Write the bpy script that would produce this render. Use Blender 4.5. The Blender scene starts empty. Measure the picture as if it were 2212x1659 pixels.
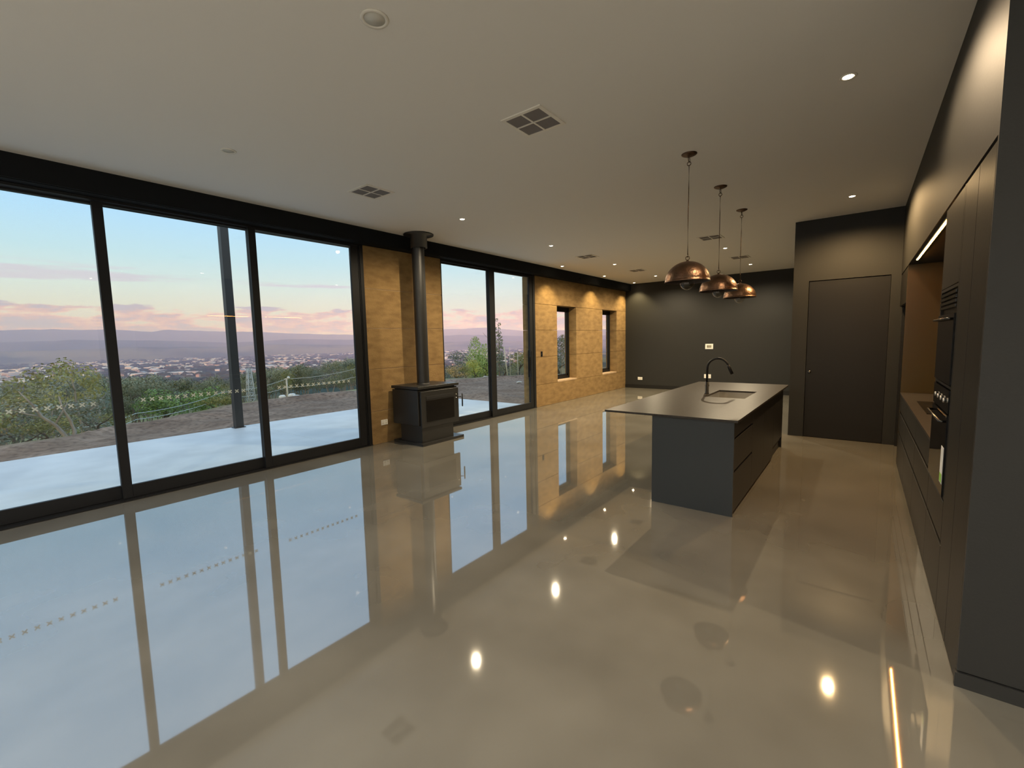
import bpy, bmesh, math, random
from mathutils import Vector, Matrix, noise
PI = math.pi
D = bpy.data
SC = bpy.context.scene
COL = SC.collection

# ------------------------------------------------------------------ camera
cam_d = D.cameras.new('camera')
cam_d.sensor_fit = 'HORIZONTAL'
cam_d.sensor_width = 36.0
cam_d.lens = 963.03 / 2212 * 36.0
cam_d.clip_start = 0.02
cam_d.clip_end = 40000
cam = D.objects.new('camera', cam_d)
COL.objects.link(cam)
_r = Vector((0.61409615, -0.78892852, -0.02185669))
_u = Vector((0.08945646, 0.04206367, 0.9951021))
_f = Vector((0.78414505, 0.61304359, -0.09640589))
cam.matrix_world = Matrix(((_r.x, _u.x, -_f.x, 0), (_r.y, _u.y, -_f.y, 0), (_r.z, _u.z, -_f.z, 1.6), (0, 0, 0, 1)))
SC.camera = cam

# ------------------------------------------------------------------ view, exposure
SC.view_settings.view_transform = 'Standard'
SC.view_settings.look = 'None'
SC.view_settings.exposure = 0.0
SC.view_settings.gamma = 1.0
SC.view_settings.use_curve_mapping = False
SC.cycles.use_denoising = True
SC.cycles.max_bounces = 10
SC.cycles.diffuse_bounces = 5
SC.cycles.glossy_bounces = 5
SC.cycles.transparent_max_bounces = 24
SC.cycles.volume_bounces = 0
SC.cycles.caustics_reflective = False
SC.cycles.sample_clamp_indirect = 2.5
SC.cycles.blur_glossy = 4.0

LAMP_W = 230.0            # watts of each ceiling spot
LAMP_COL = (1.0, 0.81, 0.54)
FILL_W = 265.0  # power of the fill washers added behind the viewpoint
LENS_E = 60.0
LED_E = 100.0
SKY_K = 1.35
SUN_E = 2.4
HAZE = 0.00021

# ------------------------------------------------------------------ sky
world = D.worlds.new('dusk_sky')
SC.world = world
world.use_nodes = True
wn, wl = world.node_tree.nodes, world.node_tree.links
wn.clear()


def wnode(t, **k):
    n = wn.new(t)
    for a, b in k.items():
        setattr(n, a, b)
    return n


def ramp_set(n, stops, interp='LINEAR'):
    e = n.color_ramp.elements
    n.color_ramp.interpolation = interp
    while len(e) > 1:
        e.remove(e[-1])
    e[0].position, e[0].color = stops[0][0], (*stops[0][1], 1) if len(stops[0][1]) == 3 else stops[0][1]
    for p, c in stops[1:]:
        x = e.new(p)
        x.color = (*c, 1)


def wmath(op, a, b=None, c=None, clamp=False):
    n = wnode('ShaderNodeMath', operation=op, use_clamp=clamp)
    for i, v in enumerate((a, b, c)):
        if v is None:
            continue
        if isinstance(v, (int, float)):
            n.inputs[i].default_value = v
        else:
            wl.new(v, n.inputs[i])
    return n.outputs[0]


tc = wnode('ShaderNodeTexCoord')
sep = wnode('ShaderNodeSeparateXYZ')
wl.new(tc.outputs['Generated'], sep.inputs[0])
zc = sep.outputs['Z']
grad = wnode('ShaderNodeValToRGB')
wl.new(zc, grad.inputs[0])
ramp_set(grad, [(0.0, (.66, .52, .50)), (.025, (.70, .61, .56)), (.07, (.71, .70, .63)), (.11, (.64, .73, .74)), (.16, (.50, .70, .82)),
                (.23, (.41, .66, .93)), (.36, (.46, .74, 1.10)), (.60, (.50, .76, 1.10)), (1.0, (.40, .52, .70))])


def cloud_layer(scale, zs, detail, lo, hi, z0, z1, z2, z3, seed):
    mp = wnode('ShaderNodeMapping')
    mp.inputs['Scale'].default_value = (scale, scale, scale * zs)
    mp.inputs['Location'].default_value = (seed, seed * .37, 0)
    wl.new(tc.outputs['Generated'], mp.inputs[0])
    nz = wnode('ShaderNodeTexNoise')
    nz.inputs['Scale'].default_value = 1.0
    nz.inputs['Detail'].default_value = detail
    nz.inputs['Roughness'].default_value = .55
    wl.new(mp.outputs[0], nz.inputs['Vector'])
    up = wnode('ShaderNodeMapRange', interpolation_type='SMOOTHSTEP')
    wl.new(zc, up.inputs[0])
    up.inputs[1].default_value, up.inputs[2].default_value = z0, z1
    dn = wnode('ShaderNodeMapRange', interpolation_type='SMOOTHSTEP')
    wl.new(zc, dn.inputs[0])
    dn.inputs[1].default_value, dn.inputs[2].default_value = z2, z3
    dn.inputs[3].default_value, dn.inputs[4].default_value = 1, 0
    band = wmath('MULTIPLY', up.outputs[0], dn.outputs[0])
    s = wmath('ADD', nz.outputs[0], wmath('MULTIPLY', wmath('SUBTRACT', band, 1.0), .6))
    m = wnode('ShaderNodeMapRange', interpolation_type='SMOOTHSTEP')
    wl.new(s, m.inputs[0])
    m.inputs[1].default_value, m.inputs[2].default_value = lo, hi
    return m.outputs[0], nz.outputs[0]


def mixcol(fac, a, b):
    n = wnode('ShaderNodeMix', data_type='RGBA')
    wl.new(fac, n.inputs['Factor'])
    for s, v in ((n.inputs['A'], a), (n.inputs['B'], b)):
        if isinstance(v, tuple):
            s.default_value = (*v, 1)
        else:
            wl.new(v, s)
    return n.outputs['Result']


# low cumulus bank
m1, n1 = cloud_layer(15.0, 4.2, 8, .36, .46, .010, .030, .060, .100, 3.1)
c1 = wnode('ShaderNodeValToRGB')
wl.new(n1, c1.inputs[0])
ramp_set(c1, [(.40, (.88, .62, .50)), (.50, (.70, .43, .40)), (.58, (.48, .40, .50)), (.72, (.42, .39, .54))])
sky = mixcol(wmath('MULTIPLY', m1, .88), grad.outputs[0], c1.outputs[0])
# thin mauve streaks
m2, n2 = cloud_layer(3.2, 13.0, 4, .50, .62, .085, .115, .135, .165, 12.4)
sky = mixcol(wmath('MULTIPLY', m2, .72), sky, (.60, .53, .66))
# warm glow of the low sun on the other side of the house
vd = wnode('ShaderNodeVectorMath', operation='DOT_PRODUCT')
wl.new(tc.outputs['Generated'], vd.inputs[0])
vd.inputs[1].default_value = (math.cos(math.radians(-142)), math.sin(math.radians(-142)), .07)
gw = wnode('ShaderNodeMapRange', interpolation_type='SMOOTHSTEP')
wl.new(vd.outputs['Value'], gw.inputs[0])
gw.inputs[1].default_value, gw.inputs[2].default_value = .35, 1.0
sky = mixcol(gw.outputs[0], sky, (1.25, .88, .58))
# ground side of the sphere
gs = wnode('ShaderNodeMapRange')
wl.new(zc, gs.inputs[0])
gs.inputs[1].default_value, gs.inputs[2].default_value = -.03, 0.0
sky = mixcol(gs.outputs[0], (.22, .20, .20), sky)
bg = wnode('ShaderNodeBackground')
bg.inputs['Strength'].default_value = SKY_K
wl.new(sky, bg.inputs['Color'])
wo = wnode('ShaderNodeOutputWorld')
wl.new(bg.outputs[0], wo.inputs['Surface'])

# ------------------------------------------------------------------ the setting sun: low, behind the house
sun_d = D.lights.new('low_sun', 'SUN')
sun_d.energy = SUN_E
sun_d.color = (1.0, .48, .40)
sun_d.angle = math.radians(.6)
sun = D.objects.new('low_sun', sun_d)
COL.objects.link(sun)
_el, _az = math.radians(4.0), math.radians(-142)
_to = Vector((math.cos(_az) * math.cos(_el), math.sin(_az) * math.cos(_el), math.sin(_el)))
sun.rotation_euler = _to.to_track_quat('Z', 'Y').to_euler()
sun.location = (0, -20, 40)

# ------------------------------------------------------------------ helpers
def mat(name, col, rough=.5, metal=0.0, col2=None, scale=4.0, detail=6, bump=0.0, bscale=None, spec=.5, ior=1.5, emit=None, emit_k=0,
        stretch=(1, 1, 1), lo=.38, hi=.62, bdetail=5, objrand=0.0, rough2=None, coat=0.0):
    m = D.materials.new(name)
    m.use_nodes = True
    nt = m.node_tree
    b = nt.nodes['Principled BSDF']
    b.inputs['Base Color'].default_value = (*col, 1)
    b.inputs['Roughness'].default_value = rough
    b.inputs['Metallic'].default_value = metal
    b.inputs['Specular IOR Level'].default_value = spec
    b.inputs['IOR'].default_value = ior
    b.inputs['Coat Weight'].default_value = coat
    if emit:
        b.inputs['Emission Color'].default_value = (*emit, 1)
        b.inputs['Emission Strength'].default_value = emit_k
    if col2 or bump or rough2 is not None:
        t = nt.nodes.new('ShaderNodeTexCoord')
        mp = nt.nodes.new('ShaderNodeMapping')
        mp.inputs['Scale'].default_value = stretch
        nt.links.new(t.outputs['Object'], mp.inputs[0])
        nz = nt.nodes.new('ShaderNodeTexNoise')
        nz.inputs['Scale'].default_value = scale
        nz.inputs['Detail'].default_value = detail
        nt.links.new(mp.outputs[0], nz.inputs['Vector'])
        mr = nt.nodes.new('ShaderNodeMapRange')
        mr.inputs[1].default_value, mr.inputs[2].default_value = lo, hi
        nt.links.new(nz.outputs[0], mr.inputs[0])
        out = None
        if col2:
            mx = nt.nodes.new('ShaderNodeMix')
            mx.data_type = 'RGBA'
            mx.inputs['A'].default_value = (*col, 1)
            mx.inputs['B'].default_value = (*col2, 1)
            nt.links.new(mr.outputs[0], mx.inputs['Factor'])
            out = mx.outputs['Result']
        if objrand and out:
            oi = nt.nodes.new('ShaderNodeObjectInfo')
            mr2 = nt.nodes.new('ShaderNodeMapRange')
            mr2.inputs[3].default_value, mr2.inputs[4].default_value = 1 - objrand, 1 + objrand
            nt.links.new(oi.outputs['Random'], mr2.inputs[0])
            hs = nt.nodes.new('ShaderNodeHueSaturation')
            nt.links.new(mr2.outputs[0], hs.inputs['Value'])
            nt.links.new(out, hs.inputs['Color'])
            out = hs.outputs[0]
        if out:
            nt.links.new(out, b.inputs['Base Color'])
        if rough2 is not None:
            mr3 = nt.nodes.new('ShaderNodeMapRange')
            mr3.inputs[1].default_value, mr3.inputs[2].default_value = lo, hi
            mr3.inputs[3].default_value, mr3.inputs[4].default_value = rough, rough2
            nt.links.new(nz.outputs[0], mr3.inputs[0])
            nt.links.new(mr3.outputs[0], b.inputs['Roughness'])
        if bump:
            nb = nt.nodes.new('ShaderNodeTexNoise')
            nb.inputs['Scale'].default_value = bscale or scale * 3
            nb.inputs['Detail'].default_value = bdetail
            nt.links.new(mp.outputs[0], nb.inputs['Vector'])
            bp = nt.nodes.new('ShaderNodeBump')
            bp.inputs['Strength'].default_value = bump
            bp.inputs['Distance'].default_value = .02
            nt.links.new(nb.outputs[0], bp.inputs['Height'])
            nt.links.new(bp.outputs[0], b.inputs['Normal'])
    return m


def glass_mat(name, tint=(.93, .96, .95), k=1.6):
    m = D.materials.new(name)
    m.use_nodes = True
    nt = m.node_tree
    nt.nodes.clear()
    out = nt.nodes.new('ShaderNodeOutputMaterial')
    tr = nt.nodes.new('ShaderNodeBsdfTransparent')
    tr.inputs[0].default_value = (*tint, 1)
    gl = nt.nodes.new('ShaderNodeBsdfGlossy')
    gl.inputs['Roughness'].default_value = 0.0
    fr = nt.nodes.new('ShaderNodeFresnel')
    fr.inputs[0].default_value = 1.5
    ge = nt.nodes.new('ShaderNodeNewGeometry')
    inv = nt.nodes.new('ShaderNodeMath')
    inv.operation = 'SUBTRACT'
    inv.inputs[0].default_value = 1
    nt.links.new(ge.outputs['Backfacing'], inv.inputs[1])
    mu = nt.nodes.new('ShaderNodeMath')
    mu.operation = 'MULTIPLY'
    nt.links.new(fr.outputs[0], mu.inputs[0])
    nt.links.new(inv.outputs[0], mu.inputs[1])
    mk = nt.nodes.new('ShaderNodeMath')
    mk.operation = 'MULTIPLY'
    mk.use_clamp = True
    mk.inputs[1].default_value = k
    nt.links.new(mu.outputs[0], mk.inputs[0])
    mx = nt.nodes.new('ShaderNodeMixShader')
    nt.links.new(mk.outputs[0], mx.inputs[0])
    nt.links.new(tr.outputs[0], mx.inputs[1])
    nt.links.new(gl.outputs[0], mx.inputs[2])
    nt.links.new(mx.outputs[0], out.inputs[0])
    return m


class MB:
    """collects shapes for one mesh"""

    def __init__(s):
        s.bm = bmesh.new()

    def box(s, x0, x1, y0, y1, z0, z1, bev=0.0):
        r = bmesh.ops.create_cube(s.bm, size=1)
        for v in r['verts']:
            v.co = Vector(((x0 + x1) / 2 + v.co.x * (x1 - x0), (y0 + y1) / 2 + v.co.y * (y1 - y0), (z0 + z1) / 2 + v.co.z * (z1 - z0)))
        if bev:
            es = {e for v in r['verts'] for e in v.link_edges}
            bmesh.ops.bevel(s.bm, geom=list(es), offset=bev, segments=1, affect='EDGES')
        return s

    def lathe(s, prof, c=(0, 0, 0), n=32, axis='Z', smooth=True, cap=True):
        rings = []
        for (r, h) in prof:
            ring = []
            for i in range(n):
                a = 2 * PI * i / n
                p = Vector((r * math.cos(a), r * math.sin(a), h))
                if axis == 'Y':
                    p = Vector((p.x, p.z, -p.y))
                if axis == 'X':
                    p = Vector((p.z, p.x, p.y))
                ring.append(s.bm.verts.new(p + Vector(c)))
            rings.append(ring)
        for a, b in zip(rings, rings[1:]):
            for i in range(n):
                f = s.bm.faces.new((a[i], a[(i + 1) % n], b[(i + 1) % n], b[i]))
                f.smooth = smooth
        if cap:
            for ring, flip in ((rings[0], True), (rings[-1], False)):
                try:
                    s.bm.faces.new(ring[::-1] if flip else ring)
                except ValueError:
                    pass
        return s

    def tube(s, pts, r, n=10, closed=False):
        pts = [Vector(p) for p in pts]
        rings = []
        m = len(pts)
        up = Vector((0, 0, 1))
        for i, p in enumerate(pts):
            if closed:
                t = pts[(i + 1) % m] - pts[i - 1]
            else:
                t = pts[min(i + 1, m - 1)] - pts[max(i - 1, 0)]
            t.normalize()
            a = t.cross(up)
            if a.length < 1e-3:
                a = t.cross(Vector((0, 1, 0)))
            a.normalize()
            b = t.cross(a)
            rr = r[i] if isinstance(r, (list, tuple)) else r
            rings.append([s.bm.verts.new(p + a * rr * math.cos(2 * PI * k / n) + b * rr * math.sin(2 * PI * k / n)) for k in range(n)])
        pairs = list(zip(rings, rings[1:])) + ([(rings[-1], rings[0])] if closed else [])
        for A, B in pairs:
            for k in range(n):
                f = s.bm.faces.new((A[k], B[k], B[(k + 1) % n], A[(k + 1) % n]))
                f.smooth = True
        if not closed:
            s.bm.faces.new(rings[0])
            s.bm.faces.new(rings[-1][::-1])
        return s

    def quad(s, *p):
        s.bm.faces.new([s.bm.verts.new(Vector(q)) for q in p])
        return s

    def mesh(s, name, m):
        bmesh.ops.recalc_face_normals(s.bm, faces=s.bm.faces)
        me = D.meshes.new(name)
        s.bm.to_mesh(me)
        s.bm.free()
        if m:
            for k in (m if isinstance(m, (list, tuple)) else [m]):
                me.materials.append(k)
        return me

    def build(s, name, m, parent=None, label=None, **k):
        return link(name, s.mesh(name, m), parent, label, **k)


def link(name, me, parent=None, label=None, cat=None, group=None, kind=None):
    o = D.objects.new(name, me)
    COL.objects.link(o)
    if parent:
        o.parent = parent
        o.matrix_parent_inverse = parent.matrix_basis.inverted()
    tag(o, label, cat, group, kind)
    return o


def tag(o, label=None, cat=None, group=None, kind=None):
    if label:
        o['label'] = label
    if cat:
        o['category'] = cat
    if group:
        o['group'] = group
    if kind:
        o['kind'] = kind
    return o


def thing(name, label, cat, loc=(0, 0, 0), group=None, kind=None):
    o = D.objects.new(name, None)
    o.empty_display_size = .1
    o.location = loc
    COL.objects.link(o)
    return tag(o, label, cat, group, kind)


def copy_tree(o, loc, label=None):
    c = o.copy()
    COL.objects.link(c)
    c.location = loc
    if label:
        c['label'] = label

    def rec(a, b):
        for ch in a.children:
            d = ch.copy()
            COL.objects.link(d)
            d.parent = b
            rec(ch, d)
    rec(o, c)
    return c


def local(name, mb, m, parent, label=None):
    """a part whose mesh is already in its thing's own coordinates"""
    o = D.objects.new(name, mb.mesh(name, m) if isinstance(mb, MB) else mb)
    COL.objects.link(o)
    o.parent = parent
    if label:
        o['label'] = label
    return o


B = lambda *a: MB().box(*a)

# ------------------------------------------------------------------ materials
M_floor = mat('polished_concrete', (.112, .104, .085), .030, col2=(.180, .169, .142), scale=1.5, detail=2.5, lo=.2, hi=.8, ior=2.8, spec=.5)
M_ceil = mat('white_plasterboard', (.84, .83, .80), .8)
M_char = mat('charcoal_paint', (.0235, .0235, .022), .55, spec=.22, bump=.04, bscale=90)
M_char2 = mat('charcoal_joinery', (.0135, .013, .0125), .42, spec=.22, bump=.03, bscale=60)
M_isl = mat('slate_laminate', (.019, .024, .026), .5)
M_black = mat('black_aluminium', (.008, .0085, .0095), .5, spec=.25)
M_steel = mat('black_steel_beam', (.006, .007, .008), .75, spec=.12)
M_ledglow = mat('painted_led_glow', (.078, .052, .012), .35)  # amber glow of the LED strip painted into the niche panel's colour
M_gap = mat('shadow_gap', (.006, .006, .006), .8)
M_earth = mat('rammed_earth', (.285, .180, .068), .9, col2=(.200, .120, .043), scale=4.5, detail=14, bump=.5, bscale=55, stretch=(1, 1, 2.4), lo=.36, hi=.66, objrand=.07)
M_earth_in = mat('rammed_earth_reveal', (.36, .27, .19), .9, col2=(.27, .19, .13), scale=4.0, detail=9, bump=.3, bscale=30, stretch=(1, 1, 3))
M_sill = mat('pale_sill', (.50, .36, .22), .7, col2=(.42, .29, .17), scale=8)
M_glass = glass_mat('clear_glazing')
M_decal = mat('frosted_white_decal', (.56, .60, .54), .6)
M_stone = mat('dark_benchtop', (.034, .030, .026), .32, spec=.2, col2=(.046, .040, .034), scale=25, detail=6)
M_stove = mat('matt_black_stove', (.015, .015, .0145), .42, bump=.06, bscale=200)
M_stoveglass = mat('stove_glass', (.006, .005, .005), .06)
M_chrome = mat('brushed_steel', (.62, .61, .58), .25, metal=1)
M_copper = mat('hammered_copper', (.215, .122, .078), .36, metal=1, col2=(.125, .078, .052), scale=9, bump=.28, bscale=26)
M_bronze = mat('aged_bronze', (.10, .065, .045), .45, metal=1, col2=(.06, .042, .03), scale=30)
M_shadein = mat('dark_shade_lining', (.06, .045, .038), .6)
M_bulb = glass_mat('bulb_glass', (.90, .88, .84), 2.2)
M_white = mat('white_plastic', (.80, .78, .72), .4)
M_ivory = mat('ivory_plastic', (.62, .58, .48), .45)
M_lcd = mat('grey_display', (.28, .26, .20), .2)
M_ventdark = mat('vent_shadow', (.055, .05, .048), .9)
M_ventslat = mat('vent_slat', (.17, .15, .14), .7)
M_lens = mat('lamp_lens', (1, 1, 1), .4, emit=(1.0, .80, .52), emit_k=LENS_E)
M_lensoff = mat('unlit_lens', (.60, .60, .56), .3)
M_led = mat('led_strip', (1, 1, 1), .4, emit=(1.0, .37, .07), emit_k=LED_E)
M_oven = mat('black_oven_glass', (.010, .010, .011), .05)
M_ovenmetal = mat('dark_oven_metal', (.08, .08, .08), .25, metal=1)
M_stick = mat('sticker_white', (.75, .78, .80), .5)
M_stickg = mat('sticker_green', (.25, .52, .08), .5)
M_slab = mat('patio_concrete', (.80, .80, .79), .40, col2=(.66, .665, .66), scale=1.6, detail=9, lo=.3, hi=.7, rough2=.55)
M_post = mat('charcoal_steel_post', (.035, .036, .036), .5)
M_bark = mat('pale_bark', (.36, .31, .26), .9, col2=(.22, .18, .15), scale=3, stretch=(1, 1, .4))
M_barkd = mat('brown_bark', (.11, .085, .07), .95)


def leaf(n, a, b, r=.22):
    a, b = [min(.6, c * 1.5) for c in a], [c * 1.5 for c in b]
    return mat(n, a, .75, col2=b, scale=1.3, detail=3, objrand=r, spec=.25)


M_gum = leaf('gum_leaves', (0.212, 0.221, 0.145), (0.119, 0.136, 0.085))
M_olive = leaf('olive_leaves', (0.221, 0.212, 0.076), (0.128, 0.136, 0.051))
M_green = leaf('bright_green_leaves', (.175, .250, .085), (.10, .155, .05), .08)
M_lime = leaf('lime_leaves', (0.340, 0.476, 0.145), (0.221, 0.340, 0.102), .08)
M_yellow = leaf('yellow_green_leaves', (0.561, 0.510, 0.102), (0.340, 0.340, 0.085), .12)
M_rust = leaf('rusty_leaves', (0.442, 0.289, 0.128), (0.272, 0.204, 0.102), .12)
M_grey = leaf('grey_leaves', (0.178, 0.204, 0.162), (0.102, 0.119, 0.093), .12)

# ------------------------------------------------------------------ dimensions (metres)
W, CZ, XB, XP, KY = 6.03, 3.31, 13.75, 8.25, -.405
XF, YR = -1.50, -4.0
YO = W + .36
XE = 2.70        # end wall beside the kitchen
S = 'structure'


def struct(name, mb, m, label, cat):
    return mb.build(name, m, label=label, cat=cat, kind=S)


# ------------------------------------------------------------------ room shell
struct('floor', B(XF, XB, YR, W + .13, -.20, 0), M_floor, 'polished grey-beige concrete floor running through the whole room', 'floor')
struct('ceiling', B(XF - .2, XB + .2, YR - .2, W + .45, CZ, CZ + .28), M_ceil, 'flat white plasterboard ceiling', 'ceiling')
struct('wall_back', B(XB, XB + .2, -1.3, W + .37, 0, CZ), M_char, 'charcoal painted wall at the far end of the room', 'wall')
struct('baseboard_back', B(XB - .018, XB, .86, W, 0, .11), M_char2, 'charcoal skirting along the far end wall', 'baseboard')
struct('wall_front', B(XF - .2, XF, YR - .2, W + .37, 0, CZ), M_ceil, 'pale wall added behind the viewpoint to bounce light', 'wall')  # unseen wall set close behind the camera to bounce light onto the ceiling
struct('wall_side', B(XF, XE + .9, YR - .2, YR, 0, CZ), M_ceil, 'pale side wall of the entry area', 'wall')
struct('wall_end', B(XE, XE + .02, YR, KY, .075, CZ), M_char, 'charcoal wall return beside the tall kitchen cupboards', 'wall')
struct('wall_kitchen', B(XE + .02, XB, -1.30, -1.06, 0, CZ), M_char2, 'charcoal wall behind the kitchen cupboards', 'wall')
struct('baseboard_end', B(XE - .006, XE + .02, YR, KY + .006, 0, .066), M_char, 'charcoal skirting of the wall return beside the kitchen', 'baseboard')
struct('wall_bulkhead', B(XE + .02, XP, -1.06, KY, 2.39, CZ), M_char, 'charcoal bulkhead over the tall kitchen cupboards', 'wall')

# pantry block with its door
pw = thing('wall_pantry', 'charcoal pantry wall that steps forward at the end of the kitchen', 'wall', (XP, .3, 0), kind=S)
MB().box(XP, XP + .12, .66, .862, 0, CZ).box(XP, XP + .12, -.30, .66, 2.405, CZ).box(XP, XP + .12, -1.06, -.30, 0, CZ).build('wall_face', M_char, pw)
B(XP + .12, XB, .742, .862, 0, CZ).build('wall_return', M_char, pw)
pd = thing('door_1', 'flush charcoal pantry door', 'door', (XP, .2, 0), kind=S)
B(XP + .014, XP + .052, -.296, .652, .008, 2.392).build('door_leaf', M_char2, pd)
MB().box(XP + .06, XP + .11, -.30, .66, 0, 2.405).build('door_jamb', M_gap, pd)
MB().lathe([(.0, -.004), (.022, -.004), (.024, 0), (.024, .004), (.017, .004), (.016, -.002)], (XP + .012, .610, 1.02), 20, 'X').build('flush_pull', M_ovenmetal, pd)

# steel beam over the glazing, with bolts
bm_ = thing('beam', 'long black steel beam under the ceiling above the glazing', 'beam', (5, 5.93, 3.2), kind=S)
MB().box(XF, XB, 5.845, 5.865, 3.10, CZ).box(XF, XB, 5.865, YO, 3.125, CZ).box(XF, XB, 5.90, YO, 3.102, 3.125).build('web', M_steel, bm_)
for bx_ in (8.62, 10.46, 12.3):
    MB().lathe([(.0, -.016), (.016, -.016), (.018, -.006), (.018, 0), (.0, 0)], (bx_, 5.845, 3.175), 6, 'Y', False).build('bolt', M_steel, bm_)

# ------------------------------------------------------------------ rammed earth walls, lift by lift
LIFT = [0, .53, 1.20, 1.84, 2.452, 3.10]
YO = W + .36


def lift_wall(name, label, spans_of):
    w = thing(name, label, 'wall', (spans_of(0)[0][0], W, 0), kind=S)
    for i in range(5):
        for (a, b) in spans_of(i):
            mb = MB()
            mb.box(a, b, W, YO, LIFT[i] + (.003 if i else 0), LIFT[i + 1] - .003)
            bmesh.ops.bevel(mb.bm, geom=[e for e in mb.bm.edges if abs(e.verts[0].co.z - e.verts[1].co.z) < 1e-6 and abs(e.verts[0].co.x - e.verts[1].co.x) > 1e-6],
                            offset=.004, segments=1, affect='EDGES')
            mb.build('rammed_layer', M_earth, w)
    B(spans_of(0)[0][0] + .006, spans_of(0)[0][1] - .006, W + .006, YO - .006, 0, 3.095 if len(spans_of(2)) == 1 else .52).build('wall_core', M_earth_in, w)
    return w


lift_wall('wall_left', 'rammed earth pier between the two glass doors, behind the wood heater', lambda i: [(4.10, 5.69)])
SW = [(9.60, 10.56), (12.10, 13.07)]
lift_wall('wall_left_far', 'rammed earth wall with two narrow windows near the far end', lambda i: [(8.65, XB)] if i in (0, 4) else [(8.65, SW[0][0]), (SW[0][1], SW[1][0]), (SW[1][1], XB)])
lift_wall('wall_left_near', 'rammed earth wall piece beyond the first sliding door', lambda i: [(XF, -.43)])

for k, (a, b) in enumerate(SW):
    wd = thing('window_%d' % (k + 1), ['narrow black framed window nearer the sliding door', 'narrow black framed window nearest the far wall'][k], 'window', ((a + b) / 2, W, 0), kind=S)
    z0, z1, y0, y1, t = .53, 2.452, W + .22, W + .28, .07
    zz = .565
    fm = MB().box(a, a + t, y0, y1, zz, z1).box(b - t, b, y0, y1, zz, z1).box(a + t, b - t, y0, y1, zz, zz + t).box(a + t, b - t, y0, y1, z1 - t, z1)
    fm.box(a + t, a + t + .05, y0 + .012, y1 - .012, zz + t, z1 - t).box(b - t - .05, b - t, y0 + .012, y1 - .012, zz + t, z1 - t)
    fm.box(a + t, b - t, y0 + .012, y1 - .012, zz + t, zz + t + .05).box(a + t, b - t, y0 + .012, y1 - .012, z1 - t - .05, z1 - t)
    fm.build('window_frame', M_black, wd)
    B(a + t + .03, b - t - .03, y0 + .025, y0 + .033, zz + t + .03, z1 - t - .03).build('pane', M_glass, wd)
    B(a, b, W - .004, YO - .01, z0, zz).build('window_sill', M_sill, wd)

# ------------------------------------------------------------------ sliding glass doors
M_cross = None


def cross_mesh():
    global M_cross
    if M_cross is None:
        mb = MB()
        for s_ in (1, -1):
            c, d = .0185, .0055
            p = [Vector((-c, 0, -c * s_)), Vector((c, 0, c * s_))]
            t = (p[1] - p[0]).normalized()
            nrm = Vector((-t.z, 0, t.x)) * d
            q = [p[0] - nrm, p[1] - nrm, p[1] + nrm, p[0] + nrm]
            f = [Vector((v.x, -.001, v.z)) for v in q]
            g = [Vector((v.x, 0, v.z)) for v in q]
            mb.quad(*f)
            for i in range(4):
                mb.quad(f[i], f[(i + 1) % 4], g[(i + 1) % 4], g[i])
        M_cross = mb.mesh('cross_mark', M_decal)
    return M_cross


def slide_panel(parent, x0, x1, y, s0, s1, bot, crosses=None, top=3.055, handle=None):
    """one glazed leaf: stiles s0 / s1 wide, rails, pane and decals"""
    p = MB()
    z0, z1 = .018, top + .03
    p.box(x0, x0 + s0, y, y + .042, z0, z1, .003).box(x1 - s1, x1, y, y + .042, z0, z1, .003)
    p.box(x0 + s0, x1 - s1, y, y + .042, z0, bot, .003).box(x0 + s0, x1 - s1, y, y + .042, top, z1, .003)
    o = p.build('door_leaf', M_black, parent)
    B(x0 + s0 - .008, x1 - s1 + .008, y + .017, y + .025, bot - .008, top + .008).build('pane', M_glass, o)
    if crosses:
        a, b, n = crosses
        for i in range(n):
            c = D.objects.new('cross_mark', cross_mesh())
            COL.objects.link(c)
            c.location = (a + (b - a) * i / (n - 1), y + .0165, 1.052)
            c.parent = o
            c.matrix_parent_inverse = o.matrix_basis.inverted()
    if handle:
        hx = handle
        hb = MB().box(hx - .012, hx + .012, y - .058, y - .036, .74, 1.37, .004)
        for hz in (.80, 1.31):
            hb.box(hx - .008, hx + .008, y - .036, y, hz - .01, hz + .01)
        hb.build('pull_handle', M_black, o)
        ob = MB().box(hx + .058, hx + .082, y + .078, y + .10, .74, 1.37, .004)
        for hz in (.80, 1.31):
            ob.box(hx + .062, hx + .078, y + .042, y + .078, hz - .01, hz + .01)
        ob.build('pull_handle', M_black, o)
        MB().box(hx - .018, hx + .018, y - .006, y, .90, 1.22, .002).build('lock_plate', M_ovenmetal, o)
    return o


d2 = thing('door_2', 'wall of black framed sliding glass panels facing the patio', 'door', (.4, W, 0), kind=S)
MB().box(-.43, 4.10, W - .01, W + .16, 0, .016).box(-.43, 4.10, W + .0, W + .16, 3.075, 3.10).box(-.43, -.35, W, W + .16, .016, 3.075).box(4.02, 4.10, W, W + .16, .016, 3.075).box(
    4.035, 4.06, W - .012, W, .016, 3.075).build('door_frame', M_black, d2)
slide_panel(d2, 2.490, 4.02, W + .01, .085, .125, .155, (2.735, 3.755, 14))
slide_panel(d2, 1.065, 2.575, W + .056, .085, .085, .155, (1.318, 2.318, 14))
slide_panel(d2, -.35, 1.155, W + .102, .085, .085, .155, (-.06, .925, 13))

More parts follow.
